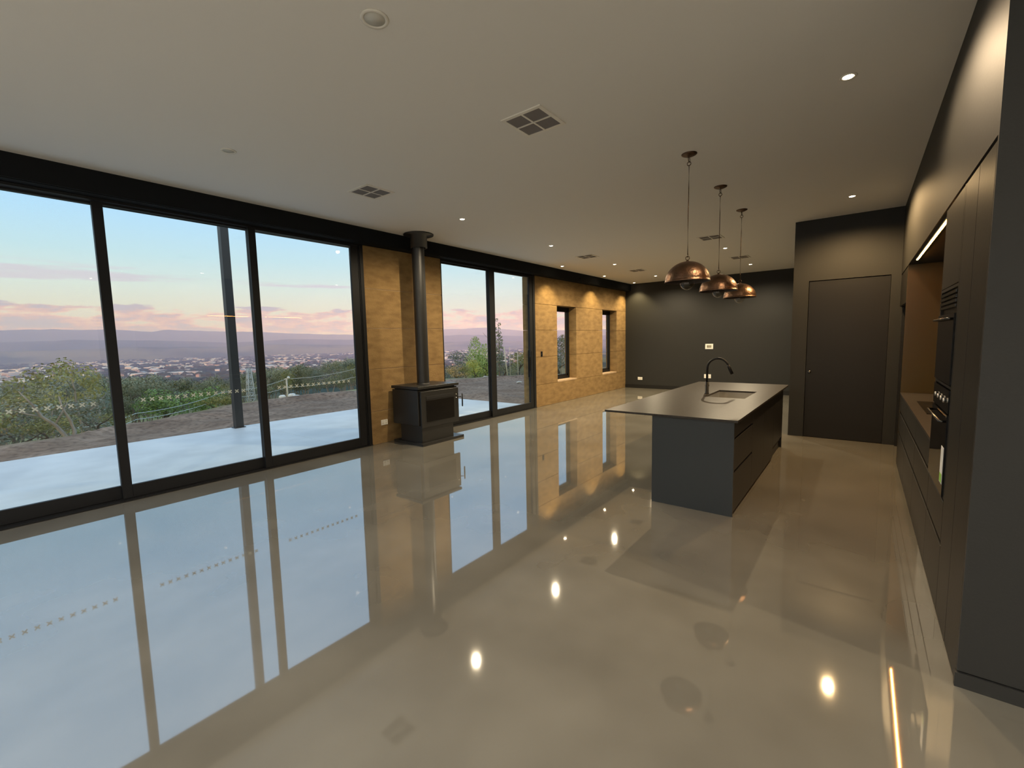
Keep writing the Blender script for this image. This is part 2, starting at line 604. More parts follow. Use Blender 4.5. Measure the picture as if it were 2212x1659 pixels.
d3 = thing('door_3', 'two panel black framed sliding glass door beyond the wood heater', 'door', (7.2, W, 0), kind=S)
MB().box(5.69, 8.65, W - .01, W + .16, 0, .016).box(5.69, 8.65, W, W + .16, 3.06, 3.10).box(5.69, 5.715, W, W + .16, .016, 3.06).box(8.57, 8.65, W, W + .16, .016, 3.06).build('door_frame', M_black, d3)
slide_panel(d3, 7.045, 8.57, W + .01, .165, .125, .150, None, 3.035, handle=8.42)
slide_panel(d3, 5.715, 7.20, W + .056, .02, .165, .150, None, 3.035)

# ------------------------------------------------------------------ ceiling fittings
def make_downlight(lit):
    t = thing('downlight', '', 'downlight', (0, 0, CZ), 'lit ceiling downlights' if lit else 'unlit ceiling discs')
    local('trim_ring', MB().lathe([(.031, -.001), (.034, -.004), (.047, -.004), (.050, 0), (.031, 0)], n=28, cap=False), M_white, t)
    if lit:
        local('lens', MB().lathe([(.0, -.0015), (.0315, -.0015), (.0315, -.0005), (.0, -.0005)], n=24, cap=False), M_lens, t)
    return t


_seen = []
for (x, y, lab) in [
        (3.905, .14, 'lit downlight nearest the viewpoint, in front of the tall kitchen cupboards'),
        (7.21, .16, 'lit downlight in front of the pantry door'),
        (4.67, 4.47, 'lit downlight beside the heater flue'),
        (7.04, 4.53, 'lit downlight in line with the second sliding door'),
        (9.80, 4.57, 'lit downlight between the two small ceiling vents'),
        (12.46, 4.58, 'lit downlight nearest the far wall in the row along the living side'),
        (9.142, 5.58, 'small lit wall washer by the sliding door end of the rammed earth wall'),
        (11.40, 5.62, 'small lit wall washer between the two narrow windows'),
        (13.45, 5.62, 'small lit wall washer in the far corner above the narrow windows'),
        (9.624, 2.165, 'lit downlight seen beside the cord of the middle pendant'),
        (12.22, 2.175, 'lit downlight seen beyond the rear pendant, close to the far wall'),
        (2.40, -2.30, 'lit downlight in the entry area outside the frame'),
        (-1.08, -2.6, 'added fill wall washer on the white wall behind the viewpoint, in the entry corner'),
        (-1.08, -.5, 'added fill wall washer on the white wall right behind the viewpoint'),
        (-1.08, 1.6, 'added fill wall washer on the white wall behind the viewpoint, in the middle'),
        (-1.08, 3.7, 'added fill wall washer on the white wall behind the viewpoint, window side')]:
    if not _seen:
        _seen.append(make_downlight(True))
        d = _seen[0]
        d.location = (x, y, CZ)
        d['label'] = lab
    else:
        d = copy_tree(_seen[0], (x, y, CZ), lab)
    sp = D.lights.new('downlight_beam', 'SPOT')
    sp.energy = LAMP_W
    sp.color = LAMP_COL
    if y < .5 and x > 3:
        sp.energy = LAMP_W * (.75 if x < 5 else 1.45)
        sp.color = (1.0, .74, .46) if x < 5 else (1.0, .66, .31)
    sp.spot_size = math.radians(162)
    sp.spot_blend = .55
    sp.shadow_soft_size = .03
    if x > 6 and 2 < y < 5:
        sp.energy = LAMP_W * 1.35
    if 'white wall' in lab:
        sp.energy = FILL_W  # added out-of-view washers that brighten the ceiling by way of the wall
        sp.color = (1.0, .94, .85)
        sp.spot_size = math.radians(150)
    elif 'wall washer' in lab:
        sp.energy = LAMP_W * .66
        sp.color = (1.0, .76, .38)
        sp.spot_size = math.radians(105)
        sp.spot_blend = .6
    so = D.objects.new('downlight_beam', sp)
    COL.objects.link(so)
    so.location = (x, y, CZ - .012)

for (x, y, R_, lab) in [(1.575, 2.10, .075, 'unlit white ceiling disc in the middle of the ceiling, nearest the viewpoint'),
                        (1.72, 4.44, .062, 'unlit white ceiling disc near the sliding glass wall')]:
    t = thing('ceiling_disc', lab, 'ceiling disc', (x, y, CZ))
    local('trim_ring', MB().lathe([(R_ * .72, -.002), (R_ * .76, -.006), (R_ * .95, -.006), (R_, 0), (R_ * .72, 0)], n=32, cap=False), M_white, t)
    local('disc', MB().lathe([(.0, -.003), (R_ * .73, -.003), (R_ * .73, 0), (.0, 0)], n=32, cap=False), M_lensoff, t)


def make_vent(lab):
    t = thing('ceiling_vent', lab, 'vent', (0, 0, CZ), 'square ceiling vents')
    h, o_ = .155, .185
    fr = MB()
    for sx in (-1, 1):
        fr.box(min(sx * h, sx * o_), max(sx * h, sx * o_), -o_, o_, -.008, 0)
        fr.box(-h, h, min(sx * h, sx * o_), max(sx * h, sx * o_), -.008, 0)
    fr.box(-h, h, -.008, .008, -.009, 0).box(-.008, .008, -h, -.008, -.009, 0).box(-.008, .008, .008, h, -.009, 0)
    local('vent_frame', fr, M_white, t)
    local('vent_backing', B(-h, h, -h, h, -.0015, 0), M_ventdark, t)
    for qx in (0, 1):
        for qy in (0, 1):
            sl = MB()
            for i in range(8):
                c = -h + (i + .5) * (h - .008) / 8 + qx * (h + .008)
                yy0, yy1 = (-h, -.008) if qy == 0 else (.008, h)
                sl.quad((c - .008, yy0, -.0015), (c - .008, yy1, -.0015), (c + .003, yy1, -.008), (c + .003, yy0, -.008))
            local('vent_slats', sl, M_ventslat, t)
    return t


vents = [(3.035, 2.10, 'large square ceiling vent nearest the viewpoint'), (3.165, 4.435, 'square ceiling vent near the sliding glass wall'),
         (8.46, 4.56, 'small square ceiling vent between the second and third living side downlights'), (11.08, 4.55, 'small square ceiling vent near the far wall on the window side'),
         (8.41, 2.13, 'square ceiling vent seen behind the cord of the middle pendant'), (10.94, 2.16, 'square ceiling vent seen behind the cord of the rear pendant')]
v0 = make_vent(vents[0][2])
v0.location = (vents[0][0], vents[0][1], CZ)
for x, y, lab in vents[1:]:
    copy_tree(v0, (x, y, CZ), lab)

# ------------------------------------------------------------------ kitchen: right-hand run
def dpanel(mb, x0, x1, z0, z1, y=KY, t=.018):
    mb.box(x0, x1, y - t, y, z0, z1, .0015)
    return mb


XT, XO, XN = 3.40, 4.08, 7.10
# tall cupboard
c = thing('tall_cupboard', 'tall charcoal cupboard at the near end of the kitchen run', 'cupboard', (3.05, -.7, 0))
B(XE + .022, XT - .001, -1.05, KY - .02, 0, 2.372).build('carcass', M_char2, c)
dpanel(MB(), XE + .022, 3.055, .004, 2.37).build('door', M_char2, c)
dpanel(MB(), 3.060, XT - .003, .004, 2.37).build('door', M_char2, c)
# oven tower
c = thing('oven_cupboard', 'tall charcoal cupboard housing the two ovens', 'cupboard', (3.74, -.7, 0))
B(XT, XO, -1.05, KY - .02, 0, .655).build('carcass', M_char2, c)
MB().box(XT, XT + .03, -1.05, KY, .655, 2.372).box(XO - .018, XO, -1.05, KY, .655, 2.372).box(XT + .03, XO - .018, -1.05, -1.03, .655, 2.372).box(
    XT + .03, XO - .018, -1.03, KY, 1.845, 1.862).box(XT + .03, XO - .018, -1.03, KY, 1.275, 1.29).build('surround', M_char2, c)
dpanel(MB(), XT + .003, XO - .003, .004, .385).build('drawer', M_char2, c)
dpanel(MB(), XT + .003, XO - .003, .412, .640).build('drawer', M_char2, c)
dpanel(MB(), XT + .032, XO - .02, 1.866, 2.37).build('door', M_char2, c)
# ovens
ov = thing('oven', 'black glass wall oven, lower of the two', 'oven', (3.74, -.6, .66))
B(XT + .034, XO - .022, -1.0, KY - .012, .66, 1.27).build('body', M_ovenmetal, ov)
B(XT + .034, XO - .022, KY - .012, KY + .008, .665, 1.13, ).build('oven_door', M_oven, ov)
B(XT + .034, XO - .022, KY - .012, KY + .006, 1.14, 1.268).build('control_panel', M_oven, ov)
MB().tube([(XT + .07, KY + .008, 1.09), (XT + .07, KY + .032, 1.09), (XO - .06, KY + .032, 1.09), (XO - .06, KY + .008, 1.09)]  , .007, 8).build('handle', M_ovenmetal, ov)
for i in range(4):
    MB().lathe([(.0, .012), (.012, .012), (.014, .009), (.014, 0), (.0, 0)], (XT + .14 + i * .12, KY + .006, 1.205), 14, 'Y').build('knob', M_chrome, ov)
st = B(XT + .05, XT + .14, KY + .008, KY + .0092, .73, .94).build('energy_sticker', M_stick, ov, 'white sticker with a green lower part')
B(XT + .055, XT + .135, KY + .0092, KY + .0098, .735, .785).build('green_block', M_stickg, st)
mw = thing('microwave_oven', 'black built-in microwave above the wall oven', 'microwave', (3.74, -.6, 1.29))
B(XT + .034, XO - .022, -1.0, KY - .012, 1.294, 1.842).build('body', M_ovenmetal, mw)
B(XT + .034, XO - .022, KY - .012, KY + .008, 1.30, 1.70).build('microwave_door', M_oven, mw)
vt = MB()
for i in range(4):
    vt.box(XT + .05, XO - .04, KY - .010, KY + .006, 1.735 + i * .026, 1.750 + i * .026)
vt.build('vent_grille', M_ovenmetal, mw)
MB().tube([(XT + .07, KY + .008, 1.67), (XT + .07, KY + .032, 1.67), (XO - .06, KY + .032, 1.67), (XO - .06, KY + .008, 1.67)]  , .007, 8).build('handle', M_ovenmetal, mw)
# base cabinets under the bench
bx = [XO, 5.10, 6.10, XN]
for i, lab in enumerate(('charcoal drawer cabinet beside the oven cupboard', 'charcoal drawer cabinet under the cooktop', 'charcoal drawer cabinet next to the fridge space')):
    a, b = bx[i] + .002, bx[i + 1] - .002
    c = thing('drawer_cabinet', lab, 'cabinet', ((a + b) / 2, -.7, 0), 'drawer cabinets under the wall bench')
    B(a, b, -1.05, KY - .02, 0, .855).build('carcass', M_gap, c)
    for z0, z1 in ((.004, .385), (.412, .640), (.667, .852)):
        dpanel(MB(), a, b, z0, z1).build('drawer', M_char2, c)
struct('trim_1', B(XO + .002, XN, -1.055, KY + .004, .857, .877), M_stone, 'dark stone benchtop against the kitchen wall', 'benchtop')
ck = thing('cooktop', 'black glass cooktop set in the wall bench', 'cooktop', (5.8, -.75, .877))
B(5.30, 6.22, -1.0, -.485, .877, .883).build('glass_plate', M_oven, ck)
for (x, y, r) in ((5.55, -.86, .09), (5.55, -.62, .07), (5.97, -.86, .07), (5.97, -.62, .10)):
    MB().lathe([(r - .004, 0), (r - .004, .0006), (r, .0006), (r, 0)], (x, y, .883), 28, cap=False).build('burner_ring', M_ovenmetal, ck)
# end panel of the niche, fridge space
c = thing('cabinet_gable', 'side panel between the bench niche and the fridge space, amber LED glow painted in', 'panel', (XN, -.7, 0))
B(XN + .001, XN + .02, -1.055, KY, 0, 2.388).build('panel', M_ledglow, c)
c = thing('overhead_cupboard', 'charcoal cupboard over the empty fridge space', 'cupboard', (7.7, -.7, 1.95))
B(XN + .022, XP - .002, -1.055, KY - .02, 1.95, 2.372).build('carcass', M_char2, c)
dpanel(MB(), XN + .022, XP - .06, 1.952, 2.37).build('door', M_char2, c)
B(XP - .057, XP - .004, KY - .06, KY - .03, 0, 1.948).build('filler_strip', M_char2, c)
# LED strip
ld = thing('led_strip', 'glowing warm LED strip under the bulkhead above the bench', 'light strip', (5.3, -.44, 2.38))
B(4.12, 6.62, -.459, -.435, 2.378, 2.389).build('channel', M_white, ld)
B(4.13, 6.61, -.453, -.441, 2.3745, 2.378).build('diffuser', M_led, ld)

# ------------------------------------------------------------------ island
IX0, IX1, IY0, IY1, IZ = 4.19, 7.30, .835, 1.562, .855
c = thing('cabinet_gable', 'slate blue-grey end panel of the island facing the viewpoint', 'panel', (IX0, 1.2, 0))
B(IX0, IX0 + .022, IY0, IY1, 0, IZ).build('panel', M_isl, c)
c = thing('cabinet_gable', 'dark end panel of the island at its far end', 'panel', (IX1, 1.2, 0))
B(IX1 - .022, IX1, IY0, IY1, 0, IZ).build('panel', M_char2, c)
c = thing('island_back', 'dark long panel of the island under the seating overhang', 'panel', (5.7, IY1, 0))
B(IX0 + .022, IX1 - .022, IY1 - .02, IY1, 0, IZ).build('panel', M_char2, c)


def isl_cab(name, lab, a, b, fronts, part):
    c = thing(name, lab, 'cabinet', ((a + b) / 2, 1.2, 0))
    MB().box(a, b, IY0 + .022, IY1 - .021, .10, .60).box(a, b, IY0 + .022, IY0 + .04, .60, IZ - .002).box(a, a + .018, IY0 + .04, IY1 - .021, .6, IZ - .002).box(b - .018, b, IY0 + .04, IY1 - .021, .6, IZ - .002).build('carcass', M_gap, c)
    B(a, b, IY0 + .03, IY0 + .05, 0, .10).build('kickboard', M_char2, c)
    for (x0, x1, z0, z1) in fronts:
        B(x0, x1, IY0 + .002, IY0 + .020, z0, z1).build(part, M_char2, c)
    return c


isl_cab('drawer_cabinet', 'dark island cabinet of three wide drawers next to the blue-grey end panel', 4.214, 5.06, [(4.216, 5.058, .035, .390), (4.216, 5.058, .412, .690), (4.216, 5.058, .712, .838)], 'drawer')
isl_cab('sink_cabinet', 'dark two door island cabinet below the sink', 5.062, 6.48, [(5.064, 5.77, .035, .838), (5.774, 6.478, .035, .838)], 'door')
isl_cab('dishwasher_cabinet', 'dark island cabinet with a raised toe space at the far end', 6.482, IX1 - .024, [(6.484, 7.08, .16, .838), (7.085, IX1 - .026, .16, .838)], 'door')

TX0, TX1, TY0, TY1, TZ0, TZ1 = 4.155, 7.56, .885, 2.045, .855, .875
TY0 = .80
SKX0, SKX1, SKY0, SKY1 = 5.67, 6.455, 1.03, 1.482
struct('trim_2', MB().box(TX0, TX1, TY0, SKY0, TZ0, TZ1).box(TX0, TX1, SKY1, TY1, TZ0, TZ1).box(TX0, SKX0, SKY0, SKY1, TZ0, TZ1).box(SKX1, TX1, SKY0, SKY1, TZ0, TZ1), M_stone,
       'thin dark stone worktop of the island with a deep seating overhang', 'worktop')
sk = thing('sink', 'rectangular sink let into the island worktop', 'sink', (6.06, 1.25, .65))
g = .012
MB().box(SKX0 - g, SKX0 + .002, SKY0 - g, SKY1 + g, .66, TZ0 - .001).box(SKX1 - .002, SKX1 + g, SKY0 - g, SKY1 + g, .66, TZ0 - .001).box(SKX0, SKX1, SKY0 - g, SKY0 + .002, .66, TZ0 - .001).box(
    SKX0, SKX1, SKY1 - .002, SKY1 + g, .66, TZ0 - .001).box(SKX0, SKX1, SKY0, SKY1, .648, .66).build('bowl', M_chrome, sk)
MB().lathe([(.0, .004), (.036, .004), (.042, 0), (.0, 0)], (6.06, 1.25, .66), 20).build('drain', M_ovenmetal, sk)
# tap
tp = thing('kitchen_tap', 'black gooseneck tap at the long edge of the island sink', 'tap', (5.97, 1.52, TZ1))
MB().lathe([(.0, 0), (.028, 0), (.028, .006), (.023, .01), (.023, .15), (.0, .155)], (5.97, 1.52, TZ1), 20).build('base', M_black, tp)
pts = [(5.97, 1.52, TZ1 + .15), (5.97, 1.52, TZ1 + .30)]
R_ = .125
for i in range(1, 15):
    a = PI - i * (PI * .90) / 14
    pts.append((5.97, 1.52 - R_ - R_ * math.cos(a), TZ1 + .325 + R_ * math.sin(a)))
MB().tube(pts, .0135, 12).build('spout', M_black, tp)
e, e0 = Vector(pts[-1]), Vector(pts[-2])
dv = (e - e0).normalized()
MB().tube([e - dv * .01, e + dv * .02, e + dv * .115], [.0145, .0185, .0185], 14).build('spray_head', M_black, tp)
MB().lathe([(.0, 0), (.016, 0), (.018, .004), (.018, .042), (.0, .046)], (5.97 - .0, 1.50, TZ1 + .105), 16, 'Y').build('handle', M_black, tp)
for ch in tp.children:
    if ch.name.startswith('handle'):
        ch.data.transform(Matrix.Translation((5.97, 1.52, 0)) @ Matrix.Rotation(-PI / 2 - .5, 4, 'Z') @ Matrix.Translation((-5.97, -1.52, 0)))

# ------------------------------------------------------------------ pendants
def make_pendant():
    t = thing('pendant_lamp', 'hammered copper dome pendant nearest the viewpoint, over the front of the island', 'pendant lamp', (0, 0, 0), 'three copper dome pendants over the island')
    local('canopy', MB().lathe([(.0, -.030), (.012, -.030), (.040, -.020), (.066, -.008), (.070, -.003), (.070, 0), (.0, 0)], (0, 0, CZ), 28, cap=False), M_bronze, t)

    def ring(cz, r, ax):
        pts_ = []
        for i in range(20):
            a = 2 * PI * i / 20
            q = (r * math.cos(a), r * math.sin(a))
            pts_.append((q[0], 0, cz + q[1]) if ax == 'x' else (0, q[0], cz + q[1]))
        return MB().tube(pts_, .0035, 6, closed=True)
    local('chain_ring', ring(CZ - .050, .024, 'x'), M_bronze, t)
    local('chain_ring', ring(CZ - .088, .017, 'y'), M_bronze, t)
    local('chain_ring', ring(2.352, .018, 'y'), M_bronze, t)
    local('cord', MB().tube([(0, 0, CZ - .10), (.002, 0, 3.0), (-.002, 0, 2.7), (0, 0, 2.385)], .0038, 8), M_bronze, t)
    local('hook', MB().tube([(0, 0, 2.395), (.008, 0, 2.385), (.010, 0, 2.372), (0, 0, 2.362), (-.008, 0, 2.367)], .0042, 6), M_bronze, t)
    R0, zt, zr = .205, 2.322, 2.135
    H = zt - zr
    prof = [(.004, zt)]
    for i in range(1, 17):
        a = (PI / 2) * i / 16
        prof.append((R0 * math.sin(a), zr + H * math.cos(a)))
    sh = local('shade', MB().lathe(prof + [(R0 + .004, zr - .003), (R0 + .002, zr - .008)], n=48, cap=False), M_copper, t)
    inn = [(R0 + .001, zr - .007)] + [(R0 * .985 * math.sin((PI / 2) * i / 16), zr - .004 + H * .975 * math.cos((PI / 2) * i / 16)) for i in range(16, -1, -1)]
    local('lining', MB().lathe(inn, n=48, cap=False), M_shadein, sh)
    local('finial', MB().lathe([(.0, .016), (.008, .014), (.012, .004), (.020, 0), (.0, -.002)], (0, 0, zt), 16, cap=False), M_bronze, t)
    local('lamp_socket', MB().lathe([(.0, 2.30), (.022, 2.30), (.022, 2.20), (.018, 2.192), (.0, 2.19)], n=18, cap=False), M_bronze, t)
    pb = [(.014, 2.195), (.018, 2.18)]
    for i in range(3, 17):
        a = PI * i / 16
        pb.append((.066 * math.sin(a), 2.118 + .066 * math.cos(a)))
    bl = local('bulb', MB().lathe(pb, n=28, cap=False), M_bulb, t)
    local('filament', MB().tube([(-.008, 0, 2.185), (-.012, 0, 2.135), (0, 0, 2.12), (.012, 0, 2.135), (.008, 0, 2.185)], .0015, 5), M_bronze, bl)
    return t


pn = make_pendant()
pn.location = (4.50, 1.345, 0)
copy_tree(pn, (5.69, 1.345, 0), 'hammered copper dome pendant in the middle of the three over the island')
copy_tree(pn, (6.91, 1.355, 0), 'hammered copper dome pendant hanging over the far end of the island')

# ------------------------------------------------------------------ wood heater
wh = thing('wood_heater', 'black freestanding wood heater with flue in front of the rammed earth pier', 'heater', (4.9, 5.6, 0))
B(4.46, 5.36, 5.25, 5.96, 0, .04).build('hearth_plate', M_stove, wh)
B(4.51, 5.18, 5.315, 5.83, .04, .31).build('pedestal', M_stove, wh)
MB().box(4.47, 5.32, 5.345, 5.965, .31, .865, .004).build('firebox', M_stove, wh)
B(4.50, 5.29, 5.37, 5.94, .865, .882).build('neck', M_gap, wh)
MB().box(4.455, 5.335, 5.31, 5.97, .882, .925, .003).build('top_plate', M_stove, wh)
dr = MB().box(4.50, 5.31, 5.30, 5.335, .275, .845, .003).build('heater_door', M_stove, wh)
MB().box(4.60, 5.20, 5.294, 5.302, .36, .70, .002).build('door_glass', M_stoveglass, dr)
MB().box(4.60, 5.20, 5.296, 5.303, .715, .765, .002).build('air_slot', M_gap, dr)
for z in (.735, .675):
    MB().lathe([(.0, -.006), (.009, -.006), (.010, 0), (.0, 0)], (5.255, 5.30, z), 10, 'Y').build('screw', M_chrome, dr)
MB().tube([(5.30, 5.31, .685), (5.345, 5.27, .685)], .007, 8).build('handle_stem', M_black, dr)
MB().tube([(5.36, 5.262, .70), (5.36, 5.262, .735), (5.36, 5.262, .52)], [.010, .011, .011], 10).build('handle', M_black, dr)
fx, fy = 4.845, 5.635
MB().lathe([(.10, .925), (.10, 3.10), (.10, 3.29)], (fx, fy, 0), 36, cap=False).build('flue', M_stove, wh)
MB().lathe([(.106, .925), (.106, .945), (.1, .945)], (fx, fy, 0), 36, cap=False).build('flue_collar', M_stove, wh)
MB().lathe([(.103, 3.10), (.130, 3.10), (.130, 3.285), (.235, 3.292), (.238, 3.306), (.10, 3.306)], (fx, fy - .03, 0), 40, cap=False).build('ceiling_flange', M_stove, wh)

# ------------------------------------------------------------------ plates on the walls
def plate(name, lab, cat, c, w, h, axis, m, parts):
    t = thing(name, lab, cat, c)
    x, y, z = c
    if axis == 'Y':
        MB().box(x - w / 2, x + w / 2, y - .009, y - .0005, z - h / 2, z + h / 2, .002).build('plate', m, t)
    else:
        MB().box(x - .009, x - .0005, y - w / 2, y + w / 2, z - h / 2, z + h / 2, .002).build('plate', m, t)
    for (n, a, b, pw_, ph, pm) in parts:
        if axis == 'Y':
            MB().box(x + a - pw_ / 2, x + a + pw_ / 2, y - .013, y - .009, z + b - ph / 2, z + b + ph / 2, .001).build(n, pm, t)
        else:
            MB().box(x - .013, x - .009, y + a - pw_ / 2, y + a + pw_ / 2, z + b - ph / 2, z + b + ph / 2, .001).build(n, pm, t)
    return t


PT = [('rocker', -.03, .028, .016, .018, M_ivory), ('rocker', .03, .028, .016, .018, M_ivory), ('socket', -.03, -.012, .028, .026, M_ivory), ('socket', .03, -.012, .028, .026, M_ivory)]
plate('power_outlet', 'white double power outlet low on the rammed earth pier', 'outlet', (4.335, W, .335), .125, .085, 'Y', M_white, PT)
plate('light_switch', 'dark switch plate on the rammed earth wall by the sliding door', 'switch', (8.89, W, 1.27), .075, .125, 'Y', M_black, [('rocker', 0, .03, .03, .03, M_ovenmetal), ('rocker', 0, -.03, .03, .03, M_ovenmetal)])
plate('power_outlet', 'white power outlet low on the far wall by the rammed earth corner', 'outlet', (XB, 5.53, .31), .15, .09, 'X', M_white, PT)
plate('power_outlet', 'white power outlet on the far wall seen behind the tap', 'outlet', (XB, 3.49, .445), .19, .115, 'X', M_white, PT)
plate('wall_controller', 'cream wall controller with a small grey display on the far wall', 'controller', (XB, 3.46, 1.312), .215, .15, 'X', M_white, [('display', 0, .0, .125, .075, M_lcd), ('button', .04, -.0, .012, .05, M_ivory)])

# ------------------------------------------------------------------ outside: patio, post
pt = thing('patio', 'pale smooth concrete patio outside the glass doors', 'patio', (1, 8, 0), kind=S)
for (a, b) in ((-9.0, -5.2), (-5.195, -1.4), (-1.395, 3.825), (3.83, 8.985)):
    MB().box(a, b, W + .145, 9.865, -.12, -.004, .004).build('slab', M_slab, pt)
pv = thing('verandah_post', 'square charcoal steel post standing at the patio edge', 'post', (3.56, 9.74, 0))
B(3.49, 3.63, 9.67, 9.81, -.004, 6.4).build('shaft', M_post, pv)
MB().box(3.46, 3.66, 9.655, 9.83, -.004, .010).build('base_plate', M_post, pv)

# ------------------------------------------------------------------ land
def interp(x, t):
    if x <= t[0][0]:
        return t[0][1]
    for (a, b), (c, d) in zip(t, t[1:]):
        if x <= c:
            return b + (d - b) * (x - a) / (c - a)
    return t[-1][1]


EDGE = [(36, 24.3), (46.7, 23.0), (58, 19.1), (67.8, 17.5), (74.6, 15.8), (79.4, 14.6), (83, 13.9), (87.5, 13.3), (120, 13)]
SIGHT = [(36, .0790), (41, .0815), (46.7, .0826), (58, .0998), (63.5, .1069), (68, .1083), (74.6, .120), (79.4, .130), (83, .137), (87.5, .143), (120, .143)]
VALLEY = -80.0


def land(x, y):
    r = math.hypot(x, y)
    az = math.degrees(math.atan2(y, x))
    re = interp(az, EDGE)
    k = interp(az, SIGHT)
    if r < re:
        z = -.14 - .16 * max(0, min(1, (r - 10) / (re - 10)))
    elif r < 120:
        k2 = k + (.020 if az > 70 else -.004)
        z = -.30 - (r - re) * k2
        if r > 55:
            z = -.30 - (55 - re) * k2 - (r - 55) * (k + .012)
    else:
        k2 = k + (.020 if az > 70 else -.004)
        z1 = -.30 - (55 - re) * k2 - 65 * (k + .012)
        t = min(1, (r - 120) / 880)
        z = z1 + (VALLEY - z1) * (1 - (1 - t) ** 1.6)
    return z


def build_land():
    az = [4 + i * 1.0 for i in range(132)]
    rs = [8 + i * .22 for i in range(75)]
    r = rs[-1]
    while r < 12500:
        r *= 1.055
        rs.append(r)
    vs, fs, zone = [], [], []
    for r in rs:
        for a in az:
            x, y = r * math.cos(math.radians(a)), r * math.sin(math.radians(a))
            z = land(x, y)
            re = interp(a, EDGE)
            if y < W + .5 and r < 40:
                z = min(z, -.35)
            else:
                bumps = noise.noise(Vector((x * .9, y * .9, 0))) * .055 + noise.noise(Vector((x * .35, y * .35, 4))) * .10
                if r < 30:
                    z += bumps * (1 if r > 10.6 and not (y < 10.2 and x < 9.2) else .0)
                    if not (y < 10.2 and x < 9.2):
                        ridge = math.exp(-((r - re + 1.6 + noise.noise(Vector((a * .12, 0, 2))) * 1.2) / .45) ** 2) * .13
                        z += ridge
                else:
                    z += noise.noise(Vector((x * .02, y * .02, 1))) * min(4.0, r * .006)
            if y < 10.0 and x < 9.1 and r < 14:
                z = min(z, -.14)
            vs.append((x, y, z))
            g = max(0, min(1, (r - re + .3 + noise.noise(Vector((x * .3, y * .3, 8))) * 1.4) / 3.0))
            zone.append(g)
    n = len(az)
    for i in range(len(rs) - 1):
        for j in range(n - 1):
            fs.append((i * n + j, (i + 1) * n + j, (i + 1) * n + j + 1, i * n + j + 1))
    me = D.meshes.new('ground')
    me.from_pydata(vs, [], fs)
    at = me.attributes.new('zone', 'FLOAT', 'POINT')
    at.data.foreach_set('value', zone)
    for p in me.polygons:
        p.use_smooth = True
    m = D.materials.new('dirt_and_grass')
    m.use_nodes = True
    nt = m.node_tree
    b = nt.nodes['Principled BSDF']
    b.inputs['Roughness'].default_value = .95
    b.inputs['Specular IOR Level'].default_value = .1
    geo = nt.nodes.new('ShaderNodeNewGeometry')

    def nzz(scale, lo, hi, det=6):
        n_ = nt.nodes.new('ShaderNodeTexNoise')
        n_.inputs['Scale'].default_value = scale
        n_.inputs['Detail'].default_value = det
        nt.links.new(geo.outputs['Position'], n_.inputs['Vector'])
        r_ = nt.nodes.new('ShaderNodeMapRange')
        r_.inputs[1].default_value, r_.inputs[2].default_value = lo, hi
        nt.links.new(n_.outputs[0], r_.inputs[0])
        return r_.outputs[0]

    def mx(f, a_, b_):
        k = nt.nodes.new('ShaderNodeMix')
        k.data_type = 'RGBA'
        nt.links.new(f, k.inputs['Factor'])
        for s_, v_ in ((k.inputs['A'], a_), (k.inputs['B'], b_)):
            if isinstance(v_, tuple):
                s_.default_value = (*v_, 1)
            else:
                nt.links.new(v_, s_)
        return k.outputs['Result']
    dirt = mx(nzz(1.1, .35, .65, 9), (.23, .155, .110), (.37, .265, .195))
    dirt = mx(nzz(9, .45, .75, 4), dirt, (.115, .078, .058))
    grass = mx(nzz(.12, .4, .62), (.24, .26, .09), (.30, .28, .15))
    val = mx(nzz(.0022, .42, .58, 7), (.040, .062, .045), (.20, .17, .085))
    zn = nt.nodes.new('ShaderNodeAttribute')
    zn.attribute_name = 'zone'
    ln = nt.nodes.new('ShaderNodeVectorMath')
    ln.operation = 'LENGTH'
    nt.links.new(geo.outputs['Position'], ln.inputs[0])
    far = nt.nodes.new('ShaderNodeMapRange')
    far.inputs[1].default_value, far.inputs[2].default_value = 140, 500
    nt.links.new(ln.outputs['Value'], far.inputs[0])
    nt.links.new(mx(far.outputs[0], mx(zn.outputs['Fac'], dirt, grass), val), b.inputs['Base Color'])
    bp = nt.nodes.new('ShaderNodeBump')
    bp.inputs['Strength'].default_value = .6
    bp.inputs['Distance'].default_value = .12
    nt.links.new(nzz(3.0, 0, 1, 8), bp.inputs['Height'])
    nt.links.new(bp.outputs[0], b.inputs['Normal'])
    me.materials.append(m)
    link('ground', me, None, 'brown dug earth sloping away from the patio to the valley', 'ground', None, S)


build_land()


